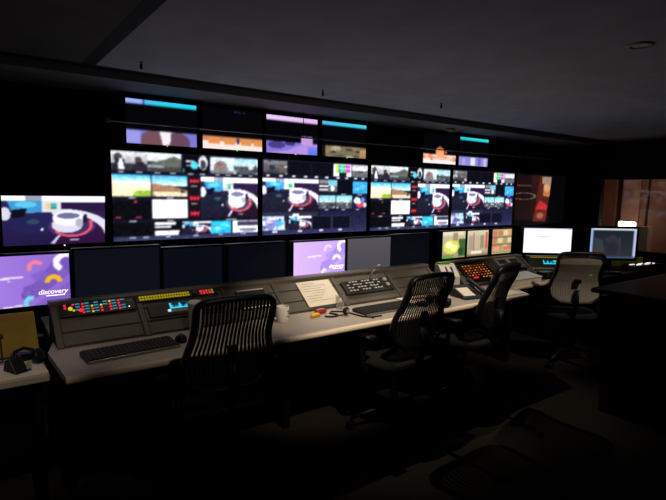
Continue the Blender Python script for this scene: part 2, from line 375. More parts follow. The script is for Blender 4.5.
def room_cam(k):
    p = Pic(44, 34, (168, 152, 118)); rng = random.Random(20+k)
    if k == 0:
        p.grad(0, 0, 1, 1, (196, 184, 150), (150, 138, 108)); p.rect(0, 0, .9, .16, (214, 206, 176)); p.rect(.7, .3, 1, .95, (62, 92, 48)); p.ell(.4, .58, .34, .26, (206, 206, 84)); p.ell(.3, .5, .14, .12, (240, 240, 190)); p.ell(.5, .62, .14, .12, (238, 232, 150)); p.rect(.45, .05, .65, .35, (150, 130, 100)); p.rect(0, .85, .5, 1, (104, 140, 70)); p.ell(.8, .75, .12, .14, (40, 70, 36))
    elif k == 1:
        p.grad(0, 0, 1, 1, (200, 190, 158), (158, 146, 116)); p.rect(.08, .2, .28, .75, (150, 144, 130)); p.rect(.3, .1, .34, .8, (176, 82, 60)); p.rect(.38, .22, .6, .7, (178, 166, 138)); p.rect(.62, .2, .8, .7, (140, 130, 106)); p.rect(.86, .1, .96, .75, (196, 70, 52)); p.rect(.2, .78, .7, .9, (222, 218, 196)); p.rect(0, .92, 1, 1, (120, 104, 80))
    else:
        p.rect(0, 0, 1, 1, (176, 160, 116))
        for v in (.06, .36, .66):
            for u in (.05, .32, .6, .8): p.rect(u, v, u+.2, v+.2, rng.choice([(210, 196, 140), (186, 110, 84), (150, 140, 104), (200, 150, 110)]))
        for v in (.3, .6, .9): p.rect(0, v, 1, v+.045, (110, 98, 66))
        p.rect(.1, .7, .4, .84, (220, 140, 110)); p.rect(.6, .7, .95, .84, (206, 100, 80))
    return p
def plain(c, nx=8, ny=6, c2=None): 
    p = Pic(nx, ny, c)
    if c2: p.grad(0, 0, 1, 1, c, c2)
    return p
def whitepage():
    p = Pic(64, 36, (240, 244, 255)); p.rect(0, 0, 1, .06, (200, 205, 235)); p.rect(.28, .34, .52, .37, (150, 152, 190)); p.rect(.56, .34, .62, .36, (200, 205, 230)); p.rect(.78, .34, .82, .38, (190, 195, 225)); p.rect(.9, .02, .99, .05, (120, 120, 150)); return p
def bordered():
    p = Pic(64, 44, (30, 34, 42)); p.rect(0, 0, 1, .07, (222, 228, 245)); p.rect(0, 0, .055, 1, (150, 180, 230)); p.rect(.935, 0, 1, 1, (190, 200, 236)); p.rect(0, .93, 1, 1, (62, 84, 110))
    p.grad(.055, .07, .935, .93, (30, 34, 44), (44, 48, 54)); p.poly([(.3, .35), (.5, .2), (.64, .4), (.6, .6), (.4, .5)], (58, 58, 64), .6); p.poly([(.1, .3), (.28, .4), (.3, .6), (.1, .62)], (58, 72, 90), .6); p.poly([(.08, .65), (.3, .6), (.34, .8), (.1, .85)], (80, 68, 58), .6); p.ell(.5, .6, .1, .2, (40, 38, 42), .6); p.rect(.62, .3, .66, .9, (58, 60, 64)); return p
def meter():
    p = Pic(44, 16, (8, 60, 84)); p.rect(0, .35, 1, 1, (30, 170, 210)); p.rect(0, 0, .06, 1, (70, 210, 240))
    for u, h in ((.12, .7), (.2, .65), (.38, .75), (.46, .5), (.62, .8), (.74, .55), (.86, .7)): p.rect(u, .05, u+.07, h, (6, 30, 56))
    p.rect(.68, .1, .95, .35, (90, 225, 245)); p.rect(.3, .1, .34, .9, (90, 225, 245)); p.rect(0, .82, 1, 1, (60, 215, 240)); return p

SM = {}
def screen_mesh(name, p, w, h, strength):
    """grid of w x h metres facing -Y, centre at the origin, one colour per vertex from the picture"""
    nx, ny = p.nx, p.ny
    xs = np.linspace(-w/2, w/2, nx); zs = np.linspace(h/2, -h/2, ny)
    X, Z = np.meshgrid(xs, zs)
    co = np.stack([X, np.zeros_like(X), Z], -1).reshape(-1, 3)
    idx = np.arange(nx*ny).reshape(ny, nx)
    f = np.stack([idx[1:, :-1], idx[1:, 1:], idx[:-1, 1:], idx[:-1, :-1]], -1).reshape(-1, 4)
    me = bpy.data.meshes.new(name); me.from_pydata(co.tolist(), [], f.tolist())
    if nx == 160:
        rs = np.random.RandomState(nx*7+ny); nz = rs.normal(0, 1, (ny, nx)); nz = (nz+np.roll(nz, 1, 0)+np.roll(nz, 1, 1)+np.roll(nz, (1, 1), (0, 1)))/2
        p.a = np.clip(p.a*(1+.07*nz[..., None])+1.0*nz[..., None], 0, 255)
    A = np.pad(p.a, ((1, 1), (1, 1), (0, 0)), 'edge')
    if nx > 20: A = (A[1:-1, 1:-1]*4+(A[:-2, 1:-1]+A[2:, 1:-1]+A[1:-1, :-2]+A[1:-1, 2:])*2+A[:-2, :-2]+A[2:, 2:]+A[:-2, 2:]+A[2:, :-2])/16
    else: A = p.a
    c = np.clip(A.reshape(-1, 3)/255, 0, 1); l = np.where(c <= .04045, c/12.92, ((c+.055)/1.055)**2.4)
    at = me.color_attributes.new('Col', 'FLOAT_COLOR', 'POINT')
    at.data.foreach_set('color', np.concatenate([l, np.ones((len(l), 1))], 1).astype(np.float32).ravel())
    if strength not in SM: SM[strength] = screen_mat(strength)
    me.materials.append(SM[strength])
    return me

def text_mesh(name, body, size, m, parent, loc, rot, shear=0, bold=0.0):
    cu = bpy.data.curves.new(name, 'FONT'); cu.body = body; cu.size = size; cu.shear = shear; cu.align_x = 'CENTER'; cu.extrude = .0004; cu.offset = bold
    t = bpy.data.objects.new('tmp', cu); COL.objects.link(t)
    me = bpy.data.meshes.new_from_object(t.evaluated_get(bpy.context.evaluated_depsgraph_get()))
    bpy.data.objects.remove(t); bpy.data.curves.remove(cu); me.materials.clear(); me.materials.append(M[m])
    return put(name, me, parent, loc, rot)

def display(name, label, cat, cx, cy, cz, w, h, pic, strength=1.0, yaw=0, tilt=0, roll=0, base=None, bez=.014, depth=.05, group=None, light=None, lightpos=0.0, mount=True):
    """flat display; (cx,cy,cz) is the centre of the lit area. base = height of the surface its stand is on, None = fixed to the wall behind"""
    zb = base if base is not None else cz-h/2-bez
    t = thing(name, label, cat, (cx, cy, zb), (0, 0, R(yaw)), group)
    rot = (R(tilt), R(roll), 0); z = cz-zb
    mb = MB()
    b = mb.box((0, depth/2+.004, 0), (w+2*bez, depth, h+2*bez), bev=.006)
    for sx in (-1, 1): mb.box((sx*(w/2+bez/2), 0, 0), (bez, .012, h+2*bez), bev=.002, seg=1)
    for sz in (-1, 1): mb.box((0, 0, sz*(h/2+bez/2)), (w, .012, bez), bev=.002, seg=1)
    mb.build('housing', 'bezel', t, loc=(0, 0, z), rot=rot)
    put('screen', screen_mesh('screen', pic, w, h, strength), t, (0, 0, z), rot)
    if base is not None:
        s = MB(); s.box((0, .012+depth, (z)/2), (.06, .03, z), bev=.006); s.build('stand_neck', 'bezel', t)
        s = MB(); s.lathe([(.085, 0), (.085, .006), (.07, .012), (.02, .014)], (0, .012+depth, 0), 24, 1.3, .85); s.build('stand_foot', 'bezel', t, True)
    elif mount:
        s = MB(); s.box((0, depth+.02, z), (min(.3, w*.4), .05, min(.3, h*.4)), bev=.004); s.build('wall_bracket', 'black', t)
    if light:
        s = MB(); s.box((lightpos, -.008, -h/2-bez*.5), (.010, .006, .007), bev=.001, seg=1); s.build('standby_light', light, t, loc=(0, 0, z), rot=rot)
    return t

# ------------------------------------------------------------------ the room
CH = 2.30
def slab(name, pts, z0, z1, m): return struct(MB().prism(pts, z0, z1, 'Z').build(name, m))
X0, X1, Y0, Y1 = -.75, 7.40, -1.4, 4.13
slab('floor', [(X0, Y0), (X1, Y0), (X1, Y1), (X0, Y1)], -.08, 0, 'carpet')
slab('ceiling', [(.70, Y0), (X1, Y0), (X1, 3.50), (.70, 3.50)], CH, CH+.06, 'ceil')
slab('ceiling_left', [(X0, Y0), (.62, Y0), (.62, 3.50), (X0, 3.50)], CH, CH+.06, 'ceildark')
# shadow gap track that runs towards the camera, and the one along the front soffit
struct(MB().box((.66, 1.05, CH+.025), (.08, 4.9, .05)).build('trim_1', 'trimblack'))
struct(MB().prism([(3.50, CH+.06), (3.50, CH+.03), (3.74, CH+.03), (3.74, CH+.06)], X0, X1).build('trim_2', 'trimblack'))
struct(MB().prism([(3.74, CH-.022), (Y1, CH-.055), (Y1, CH+.06), (3.74, CH+.06)], X0, X1).build('trim_3', 'soffit'))
struct(MB().box(((X0+X1)/2, Y1+.04, 1.15), (X1-X0, .08, 2.34)).build('wall_back', 'blackwall'))
struct(MB().box((X0-.04, (Y0+Y1)/2, 1.15), (.08, Y1-Y0, 2.34)).build('wall_left', 'blackwall'))
struct(MB().box(((X0+X1)/2, Y0-.04, 1.15), (X1-X0, .08, 2.34)).build('wall_rear', 'blackwall'))
# right wall with the opening to the lit booth behind it
WY0, WY1, WZ0, WZ1 = 1.5, 3.66, .78, 1.80
mb = MB()
mb.box((X1+.05, (Y0+WY0)/2, 1.15), (.10, WY0-Y0, 2.34)); mb.box((X1+.05, (WY1+Y1)/2, 1.15), (.10, Y1-WY1, 2.34))
mb.box((X1+.05, (WY0+WY1)/2, WZ0/2), (.10, WY1-WY0, WZ0)); mb.box((X1+.05, (WY0+WY1)/2, (WZ1+2.32)/2), (.10, WY1-WY0, 2.32-WZ1))
struct(mb.build('wall_right', 'blackwall'))
w = bpy.data.objects.new('window_1', None); COL.objects.link(w); w.location = (X1, (WY0+WY1)/2, WZ0); struct(w)
mb = MB(); hy = (WY1-WY0)/2; hh = WZ1-WZ0
for s_ in (-1, 1): mb.box((.05, s_*(hy-.012), hh/2), (.11, .024, hh))
for z_ in (.012, hh-.012): mb.box((.05, 0, z_), (.11, 2*hy-.048, .024))
mb.build('window_frame', 'blackwall', w)
MB().box((.05, 0, hh/2), (.006, 2*hy-.05, hh-.05)).build('window_pane', 'pane', w)
# booth behind the window
BX = 8.25
struct(MB().box((BX+.05, 2.7, 1.15), (.08, 3.4, 2.34)).build('wall_booth', 'wooddark'))
struct(MB().box((7.88, 1.0, 1.15), (.74, .05, 2.34)).build('wall_booth_side', 'wood'))
struct(MB().box((7.88, 4.35, 1.15), (.74, .05, 2.34)).build('wall_booth_end', 'wood'))
struct(MB().box((7.88, 2.7, 2.36), (.76, 3.4, .06)).build('ceiling_booth', 'wooddark'))
struct(MB().box((7.88, 2.7, -.04), (.76, 3.4, .08)).build('floor_booth', 'carpet'))
for i, (y0, y1, m_) in enumerate([(3.79, 4.25, 'wood'), (3.445, 3.70, 'woodlight'), (3.35, 3.435, 'wood'), (2.86, 3.31, 'wood'), (2.0, 2.82, 'wood'), (1.2, 1.96, 'wood')]):
    struct(MB().box((BX-.02, (y0+y1)/2, 1.15), (.06, y1-y0, 2.28), bev=.006).build('trim_%d' % (i+4), m_))

# ------------------------------------------------------------------ things on the ceiling
def downlight(x, y, label):
    t = thing('recessed_downlight', label, 'ceiling light', (x, y, CH), group=None)
    MB().lathe([(.062, 0), (.062, -.006), (.045, -.008), (.040, .0)], n=28).build('trim_ring', 'grey', t, True)
    MB().lathe([(.039, -.003), (.039, -.001)], n=24).build('lens', 'white', t)
    return t
for x in (.10, .95, 1.60, 2.77, 3.97):
    o = downlight(x, 1.225, {2.77: 'round grey recessed downlight in the ceiling at upper right', .10: 'recessed downlight in the dark ceiling before the side shelf', .95: 'recessed downlight in the ceiling before the nearest chair',
                         1.60: 'recessed downlight in the ceiling before the mug and script sheet', 3.97: 'recessed downlight in the ceiling before the grey chair'}[x])
    o['group'] = 'recessed downlights in a row'
t = thing('smoke_detector', 'small round smoke detector on the soffit above the video wall', 'smoke detector', (4.45, 3.90, CH-.040))
MB().lathe([(.05, 0), (.05, -.012), (.035, -.028), (.012, -.03)], n=20).build('body', 'grey', t, True)
MB().lathe([(.008, -.03), (.008, -.034)], n=8).build('indicator', 'darkgrey', t)
for (x, y, lb) in [(.90, 3.23, 'small dark ceiling hook made into an added spot above the left end of the video wall'), (2.22, 3.21, 'small dark ceiling hook made into an added spot above the second large display'),
                   (3.29, 3.0, 'small dark ceiling hook made into an added spot above the third large display')]:
    t = thing('hook_spot', lb, 'ceiling light', (x, y, CH), group='ceiling hooks with added spots above the desk')  # dark ceiling hooks shaped as spot fittings, added to light the desk
    MB().lathe([(.010, 0), (.010, -.004), (.003, -.006), (.003, -.012)], n=14).build('base_plate', 'black', t)
    MB().lathe([(.003, -.010), (.008, -.014), (.009, -.042), (.008, -.042), (.007, -.020), (.002, -.018)], n=16).build('shade', 'black', t)
# rail in front of the wall
t = thing('hanging_rail', 'long thin dark rail running in front of the top row of monitors', 'rail', (.85, 3.93, 2.02))
MB().cyl((0, 0, 0), (6.5, 0, .01), .006, 8).build('rail', 'metal', t)
for x in (.0, 1.66, 3.8, 4.95, 6.45):
    MB().tube([(x, 0, .0), (x, 0, .2), (x, .0, .235)], .004, 6).build('hanger', 'black', t)
for x in (.0, 4.98, 6.42):
    MB().box((x, 0, .004), (.03, .02, .035), bev=.004).build('clip', 'metal', t)

# ------------------------------------------------------------------ video wall
PX = 1.2636
vlabels = ['large multiview display at the left end of the video wall', 'large multiview display with colour bars, second from the left in the video wall',
           'large multiview display third from the left in the video wall', 'large multiview display with colour bars left of the dark red display',
           'large display at the right end of the video wall with dark red picture']
vpics = [viewer_a(1), viewer_b(2), viewer_a(3), viewer_b(4), viewer_c()]
for i in range(5):
    display('wall_display', vlabels[i], 'display', .8913+PX*i+.605, 4.04, 1.480, 1.215, .685, vpics[i], 1.5 if i < 4 else .8, bez=.022, depth=.05, group='displays in the video wall', light=None)
TX = .012
tops = [(1.262, 0, 'led_yellow'), (1.858, 1, 'led_green'), (2.445, 2, 'led_green'), (3.045, 3, 'led_green'), (4.42, 4, None), (5.02, 5, None)]
tl = ['top row monitor furthest left with a lavender and teal bar', 'top row monitor with orange and white strip, second from the left', 'top row monitor with a pink bar and violet strip',
      'top row monitor with a teal bar and brown crowd strip', 'top row monitor with an orange head rising above its strip', 'top row monitor furthest right with a short teal bar']
for (x, k, lg) in tops:
    display('top_monitor', tl[k], 'monitor', x+TX, 4.03, 2.045, .545, .33, rowtop(k), 1.1, bez=.012, depth=.05, group='monitors in the top row', light=lg, lightpos=.03)
display('wall_monitor', 'monitor showing a round white studio desk, above the purple screen at far left', 'monitor', .51, 4.03, 1.307, .64, .35, (lambda p: (studio(p, False), p)[1])(Pic(120, 66)), 1.1, tilt=10, roll=0, bez=.016, light='led_white', lightpos=.05)

# ------------------------------------------------------------------ desk
DX0 = .305
desk = thing('control_desk', 'long grey control desk under the video wall with a pale lit edge', 'desk', (0, 0, 0))
outline = [(DX0, 2.345), (3.70, 2.345), (3.84, 2.585), (4.34, 2.595), (4.62, 2.69), (4.62, 3.55), (.335, 3.55), (.335, 2.95), (DX0-.02, 2.75)]
MB().prism(outline, .705, .735, 'Z').build('worktop', 'top', desk)
mb = MB()
ed = outline[:5]
mb.tube([(x, y-.001, .7185) for x, y in ed], .019, 8, flat=(0, 0, 1)).build('edge_strip', 'edge', desk, True)
mb = MB().box((2.45, 3.1, .35), (4.2, .04, .70)); mb.build('modesty_panel', 'deskblack', desk)
for x in (.36, 1.62, 2.85, 4.0):
    MB().box((x, 3.05, .352), (.05, .7, .704)).build('side_panel', 'deskblack', desk)

# sloped turret
TY0, TZ0, TY1, TZ1 = 2.775, .735, 3.0, .915
SL = math.atan2(TZ1-TZ0, TY1-TY0)          # slope angle of the panels
LEN = math.hypot(TY1-TY0, TZ1-TZ0)
def tpt(f, up=0.0):
    """point on the sloped face, f from 0 (bottom) to 1 (top)"""
    return (TY0+(TY1-TY0)*f-math.sin(SL)*up, TZ0+(TZ1-TZ0)*f+math.cos(SL)*up)
def turret(name, label, x0, x1, divs, lines):
    t = thing(name, label, 'console', (x0, TY0, TZ0))
    L = x1-x0
    MB().prism([(0, 0), (TY1-TY0, TZ1-TZ0), (TY1-TY0+.06, TZ1-TZ0), (TY1-TY0+.06, 0)], 0, L).build('body', 'turretd', t)
    MB().prism([(TY1-TY0-.02, TZ1-TZ0-.008), (TY1-TY0-.022, TZ1-TZ0+.012), (TY1-TY0-.01, TZ1-TZ0+.022), (TY1-TY0+.05, TZ1-TZ0+.022), (TY1-TY0+.06, TZ1-TZ0)], -.005, L+.005, bev=.003).build('top_cap', 'turret', t)
    for d in divs:
        MB().box((d-x0, (TY1-TY0)*.5-math.sin(SL)*.004, (TZ1-TZ0)*.5+math.cos(SL)*.004), (.03, LEN, .014), rot=(SL, 0, 0), bev=.003).build('divider', 'turret', t)
    dd = sorted(divs)
    for a, b in zip(dd, dd[1:]):
        for (f0, f1) in lines:
            fm = (f0+f1)/2
            MB().box(((a+b)/2-x0, (TY1-TY0)*fm-math.sin(SL)*.002, (TZ1-TZ0)*fm+math.cos(SL)*.002), (b-a-.036, LEN*(f1-f0)-.005, .006), rot=(SL, 0, 0), bev=.0015, seg=1).build('blank_panel', 'turret', t)
    return t
turret('sloped_console', 'long sloped grey rack console along the back of the main desk', .33, 3.19, [.345, .775, 1.30, 1.665, 2.165, 2.70, 3.175], [(.04, .32), (.34, .66), (.68, .96)])
turret('sloped_console', 'short sloped console below the three small room view monitors', 3.46, 4.56, [3.475, 4.02, 4.545], [(.04, .48), (.52, .96)])

def on_slope(name, label, cat, xc, fc, group=None, up=.007):
    y, z = tpt(fc, up)
    return thing(name, label, cat, (xc, y, z), (SL, 0, 0), group)
def keymesh(w, h, d, m): return MB().box((0, 0, d/2), (w, h, d), bev=min(w, h)*.15, seg=1).mesh('key', m)

# red and cyan button panel (left)
t = on_slope('button_panel', 'dark button panel with red and cyan lit keys on the left of the console', 'control panel', .56, .80)
MB().box((0, 0, .006), (.385, .085, .012), bev=.003).build('face_plate', 'darkgrey', t)
km = {k: keymesh(.011, .0095, .006, 'led_'+k) for k in ('red', 'yellow')}; kc = keymesh(.022, .0065, .005, 'led_cyan'); kd = keymesh(.012, .010, .005, 'keycap')
rg = random.Random(5)
for c in range(6):
    for r_ in range(4):
        x = -.125+c*.046; y = .03-r_*.0195
        k = 'red' if rg.random() < .72 else ('yellow' if rg.random() < .6 else None)
        if k: put('key', km[k], t, (x, y, .012))
        else: put('key', kd, t, (x, y, .012))
        if rg.random() < .8: put('key', kc, t, (x+.021, y+.003, .012))
put('key', km['red'], t, (-.165, .03, .012)); put('key', km['red'], t, (-.165, .012, .012)); put('key', kd, t, (-.185, .03, .012))
MB().lathe([(.011, 0), (.011, .006), (.008, .008)], n=14).build('round_key', 'led_yellow', t, loc=(-.140, .005, .012))
MB().lathe([(.010, 0), (.010, .006), (.007, .008)], n=14).build('round_key', 'led_red', t, loc=(-.092, -.012, .012))
MB().box((.165, .02, .013), (.03, .006, .003)).build('name_strip', 'grey', t)
put('key', keymesh(.007, .006, .004, 'led_white'), t, (.155, -.022, .012)); put('key', keymesh(.006, .005, .004, 'grey'), t, (.18, -.022, .012))

# yellow row router panel and blue display
t = on_slope('router_panel', 'router panel with two rows of yellow lit keys above the blue display', 'control panel', 1.01, .885)
MB().box((0, 0, .005), (.49, .045, .010), bev=.002).build('face_plate', 'darkgrey', t)
ky = keymesh(.0125, .013, .006, 'led_yellowdim'); ko = keymesh(.014, .012, .006, 'led_amberdim'); kr = keymesh(.014, .012, .006, 'led_red')
for c in range(19):
    for r_ in range(2): put('key', ky, t, (-.225+c*.0158, .009-r_*.018, .010))
MB().lathe([(.012, 0), (.012, .012), (.010, .014)], n=14).build('knob', 'metal', t, loc=(.095, 0, .010))
for c in range(5):
    for r_ in range(2): put('key', (ko if (c+r_) % 2 else kr) if c < 4 else ky, t, (.14+c*.0185, .009-r_*.018, .010))
t = on_slope('display_unit', 'rack unit with a small glowing blue display left of the tall white cup', 'control panel', 1.03, .55)
MB().box((0, 0, .006), (.44, .09, .012), bev=.003).build('face_plate', 'turretd', t)
put('screen', screen_mesh('screen', meter(), .19, .042, 1.1), t, (.0, .018, .0135), (-PI/2, 0, 0))
MB().box((-.02, -.02, .014), (.2, .02, .004)).build('button_strip', 'grey', t)
MB().lathe([(.009, 0), (.009, .008), (.006, .01)], n=12).build('lit_knob', 'led_blue', t, loc=(-.105, -.018, .012))
put('key', keymesh(.012, .01, .005, 'led_white'), t, (.075, -.016, .012))

# small panel with pale rims behind the nearest chair
t = on_slope('control_unit', 'small dark panel with pale rims on the console behind the nearest chair', 'control panel', 1.47, .52)
MB().box((0, 0, .01), (.20, .15, .02), bev=.003).build('case', 'darkgrey', t)
MB().box((0, .071, .022), (.19, .008, .005)).build('top_rim', 'white', t)
MB().box((0, -.071, .022), (.19, .008, .005)).build('bottom_rim', 'white', t)

# paper on the slope
t = on_slope('script_sheet', 'white script sheet lying on the sloped console right of the mug', 'paper', 1.985, .49, up=.011)
t.rotation_euler = (SL, 0, R(2))
MB().grid(lambda u, v: ((u-.5)*.29, (v-.5)*.225, .0015+.001*math.sin(u*5)), 10, 6).build('sheet', 'paper', t)
mb = MB()
for i, (u0, u1) in enumerate([(.1, .5), (.1, .8), (.12, .62), (.1, .72), (.3, .66), (.1, .6), (.1, .5), (.12, .82)]):
    mb.box(((u0+u1)/2*.29-.145, .088-i*.022, .0034), ((u1-u0)*.29, .0035, .0004))
mb.build('print', mat('faint_print', (180, 172, 158), .9), t)

# intercom panel with gooseneck
t = on_slope('intercom_panel', 'intercom panel with pale keys and gooseneck microphone on the console', 'control panel', 2.43, .49)
MB().box((0, 0, .012), (.46, .125, .024), bev=.006).build('case', 'darkgrey', t)
k1 = keymesh(.020, .011, .007, 'keylight'); k2 = keymesh(.020, .014, .007, 'keycap')
for c in range(11):
    for r_ in range(4): put('key', k1 if (c*3+r_*5) % 4 else k2, t, (-.19+c*.0295, .042-r_*.026, .024))
for y in (.03, -.02): MB().lathe([(.018, 0), (.018, .012), (.014, .016)], n=16).build('knob', 'grey', t, loc=(.175, y, .024))
MB().tube([(.04, .058, .02), (.045, .066, .07), (.07, .085, .10), (.10, .10, .115)], .004, 6).build('gooseneck', 'metal', t)
MB().lathe([(.004, 0), (.009, .006), (.009, .02), (.003, .026)], n=10).build('microphone_head', 'grey', t, rot=(0, R(60), 0), loc=(.10, .10, .115))

# orange lit panel and grey device on second console
t = on_slope('keypad_unit', 'panel of small orange lit keys below the room view monitors', 'control panel', 3.73, .52)
MB().box((0, 0, .008), (.40, .19, .016), bev=.004).build('case', 'black', t)
kO = keymesh(.016, .009, .006, 'led_orange'); kA = keymesh(.016, .009, .006, 'led_amberdim'); kR = keymesh(.026, .014, .006, 'led_red')
for c in range(8):
    for r_ in range(6):
        if r_ == 5 and c < 4: 
            if c in (1, 2): put('key', kR, t, (-.14+c*.036, .07-r_*.028, .016))
        else: put('key', kO if rg.random() < .5 else kA, t, (-.15+c*.042, .07-r_*.028, .016))
t = on_slope('rack_device', 'grey slotted device on the console right of the orange lit panel', 'device', 4.22, .72)
MB().box((0, 0, .02), (.34, .10, .04), bev=.006).build('case', 'grey', t)
for x in (-.09, .09): MB().box((x, .0, .041), (.12, .05, .004)).build('slot', 'darkgrey', t)
t = on_slope('telephone_handset', 'black handset lying on the console right of the orange lit panel', 'phone', 4.30, .36)
MB().tube([(-.12, 0, .02), (-.08, 0, .035), (0, 0, .042), (.08, 0, .035), (.12, 0, .02)], [.02, .017, .014, .017, .02], 10).build('handset', 'black', t, True)

# white box with two slots
t = thing('socket_box', 'tilted white box with two dark slots and green top, left of the orange lit panel', 'box', (3.345, 2.90, .7355), (0, 0, R(-12)))
MB().prism([(-.07, 0), (-.07, .10), (.02, .20), (.07, .20), (.07, 0)], -.085, .085, 'X', bev=.004).build('body', 'white', t)
nrm = math.atan2(.10, .09)
for x in (-.025, .03): MB().box((x, -.025, .15), (.018, .07, .004), rot=(nrm, 0, 0)).build('slot', 'darkgrey', t)
MB().box((-.02, .040, .207), (.12, .05, .014), bev=.001).build('green_top', 'green', t)

# ------------------------------------------------------------------ monitors on the desk
Z0 = .7355
display('desk_monitor', 'monitor with a purple picture and coloured arcs at far left of the desk', 'monitor', .208, 3.1, 1.042, .475, .275, purple(0), 1.05, base=.7155, bez=.012, light='led_white', lightpos=.22)
display('desk_monitor', 'dark blank monitor right of the purple screen with coloured arcs', 'monitor', .707, 3.1, 1.05, .47, .285, plain((13, 16, 25)), 1.0, base=Z0, bez=.011, group='blank monitors')
display('desk_monitor', 'dark blank monitor behind the yellow lit keys', 'monitor', 1.17, 3.13, 1.045, .39, .25, plain((10, 13, 22)), 1.0, base=Z0, bez=.011, light='led_blue', lightpos=-.2, group='blank monitors')
display('desk_monitor', 'very dark blank monitor behind the top of the nearest chair', 'monitor', 1.63, 3.13, 1.045, .44, .25, plain((6, 8, 16)), 1.0, base=Z0, bez=.011, group='blank monitors')
display('desk_monitor', 'pale purple monitor in the middle of the desk beside the plain grey screen', 'monitor', 2.14, 3.1, 1.04, .47, .26, purple(1), 1.2, base=Z0, bez=.011)
display('desk_monitor', 'plain grey lit screen in the middle of the desk right of the pale purple one', 'monitor', 2.627, 3.1, 1.045, .455, .262, plain((88, 84, 92), 8, 6, (74, 72, 80)), 1.0, base=Z0, bez=.011)
display('desk_monitor', 'very dark blank monitor left of the room view with yellow flowers', 'monitor', 3.12, 3.13, 1.045, .46, .27, plain((7, 9, 17)), 1.0, base=Z0, bez=.011, group='blank monitors')
rl = ['small monitor showing yellow flowers, leftmost of the three room views', 'small monitor showing shelves and a red stripe, middle of the three room views', 'small monitor showing stacked boxes, rightmost of the three room views']
for i, x in enumerate((3.65, 3.995, 4.375)):
    display('room_view_monitor', rl[i], 'monitor', x, 3.1, 1.07, .318, .245, room_cam(i), 1.3, base=Z0, bez=.011, group='three small room view monitors')
# brand word on the two purple screens
def logo(x, z, w):
    for o in bpy.data.objects:
        if o.type == 'EMPTY' and o.get('category') == 'monitor' and abs(o.location.x-x) < .01 and abs(o.location.y-3.1) < .01:
            text_mesh('wordmark', 'discovery', w, 'led_white', o, (.152, -.0022, z-o.location.z), (PI/2, 0, R(0)), .25, .0003)
            MB().box((.165, -.002, z-o.location.z-.010), (.09, .0012, .0055)).build('caption_strip', 'led_white', o)
logo(.208, .962, .037); logo(2.14, .962, .037)

# wing to the right
wing = thing('corner_desk', 'dark corner desk at the right under the white screen', 'desk', (0, 0, 0))
MB().prism([(4.64, 2.72), (4.95, 2.42), (6.5, 2.42), (6.5, 3.6), (4.64, 3.6)], .705, .735, 'Z', bev=.004).build('worktop', 'turretd', wing)
for x in (4.98, 6.44): MB().box((x, 3.05, .352), (.05, .9, .704)).build('side_panel', 'deskblack', wing)
MB().box((5.7, 3.3, .40), (1.4, .03, .60)).build('modesty_panel', 'deskblack', wing)
YW = -36
display('desk_monitor', 'bright white page monitor standing on the corner desk', 'monitor', 5.14, 3.06, 1.047, .525, .27, whitepage(), 1.25, yaw=YW, base=Z0, bez=.014)
display('desk_monitor', 'monitor with a dark picture in a pale border on the corner desk', 'monitor', 5.71, 2.63, 1.03, .50, .325, bordered(), 1.0, yaw=YW, base=Z0, bez=.025)
# console in front of the white page
t = thing('key_console', 'console with a yellow row, blue display and pale keys under the white page monitor', 'control panel', (4.93, 2.90, .7355), (0, 0, R(YW)))
MB().prism([(-.10, 0), (-.10, .03), (.02, .17), (.06, .17), (.06, 0)], -.23, .23, 'X', bev=.003).build('case', 'turretd', t)
sl2 = math.atan2(.14, .12)
def p2(f, up=.004): return (-.10+.12*f-math.sin(sl2)*up, .03+.14*f+math.cos(sl2)*up)
ky2 = keymesh(.014, .014, .005, 'led_yellowdim')
for c in range(16): 
    y, z = p2(.9, 0); put('key', ky2, t, (-.19+c*.019, y, z), (sl2, 0, 0))
for c in range(4):
    y, z = p2(.9, 0); put('key', ko, t, (.14+c*.02, y, z), (sl2, 0, 0))
y, z = p2(.58, .003)
put('screen', screen_mesh('screen', meter(), .15, .05, 1.1), t, (.0, y, z), (sl2-PI/2, 0, 0))
y, z = p2(.15, .0); kw = keymesh(.026, .016, .006, 'keylight')
for c in range(13): put('key', kw, t, (-.19+c*.032, y, z), (sl2, 0, 0))
MB().box((-.0, -.13, .012), (.44, .05, .022), bev=.003).build('wrist_bar', 'grey', t)
# things on the right of the corner desk
t = thing('mixing_panel', 'low dark panel with white and red lit keys at the right edge', 'control panel', (6.14, 2.53, .7355), (0, 0, R(-6)))
MB().box((.1, 0, .02), (.6, .14, .04), bev=.005).build('case', 'black', t)
kwl = keymesh(.03, .014, .008, 'led_white')
for c in range(9):
    for r_ in range(2):
        if (c*2+r_) % 3: put('key', kwl if c else km['red'], t, (-.16+c*.055, .03-r_*.045, .04))
t = tag(MB().box((0, 0, .05), (.36, .18, .10), bev=.004).build('folder', 'lime', loc=(6.28, 2.74, .7355), rot=(0, 0, R(-15))), 'yellow green folder lying behind the lit keys at the right edge', 'folder')
tag(MB().box((0, 0, .035), (.05, .004, .07), bev=.001).build('sticky_note', 'green', loc=(5.96, 2.52, .80), rot=(R(-8), 0, R(YW))), 'small pale green note beside the monitor with the pale border', 'note')
bpy.data.objects['sticky_note'].location = (5.93, 2.565, .7355); 
t = tag(MB().box((0, 0, .006), (.03, .02, .012), bev=.002).build('indicator_lamp', 'led_green', loc=(5.12, 2.55, .7355)), 'small green lit indicator on the corner desk seen through the grey chair', 'indicator')
t = thing('small_keyboard', 'small dark keyboard in front of the monitor with the pale border', 'keyboard', (5.36, 2.56, .7355), (0, 0, R(YW)))
MB().box((0, 0, .01), (.36, .13, .02), bev=.004).build('case', 'black', t)
MB().box((0, .0, .022), (.33, .1, .005), bev=.001).build('keys', 'keycap', t)

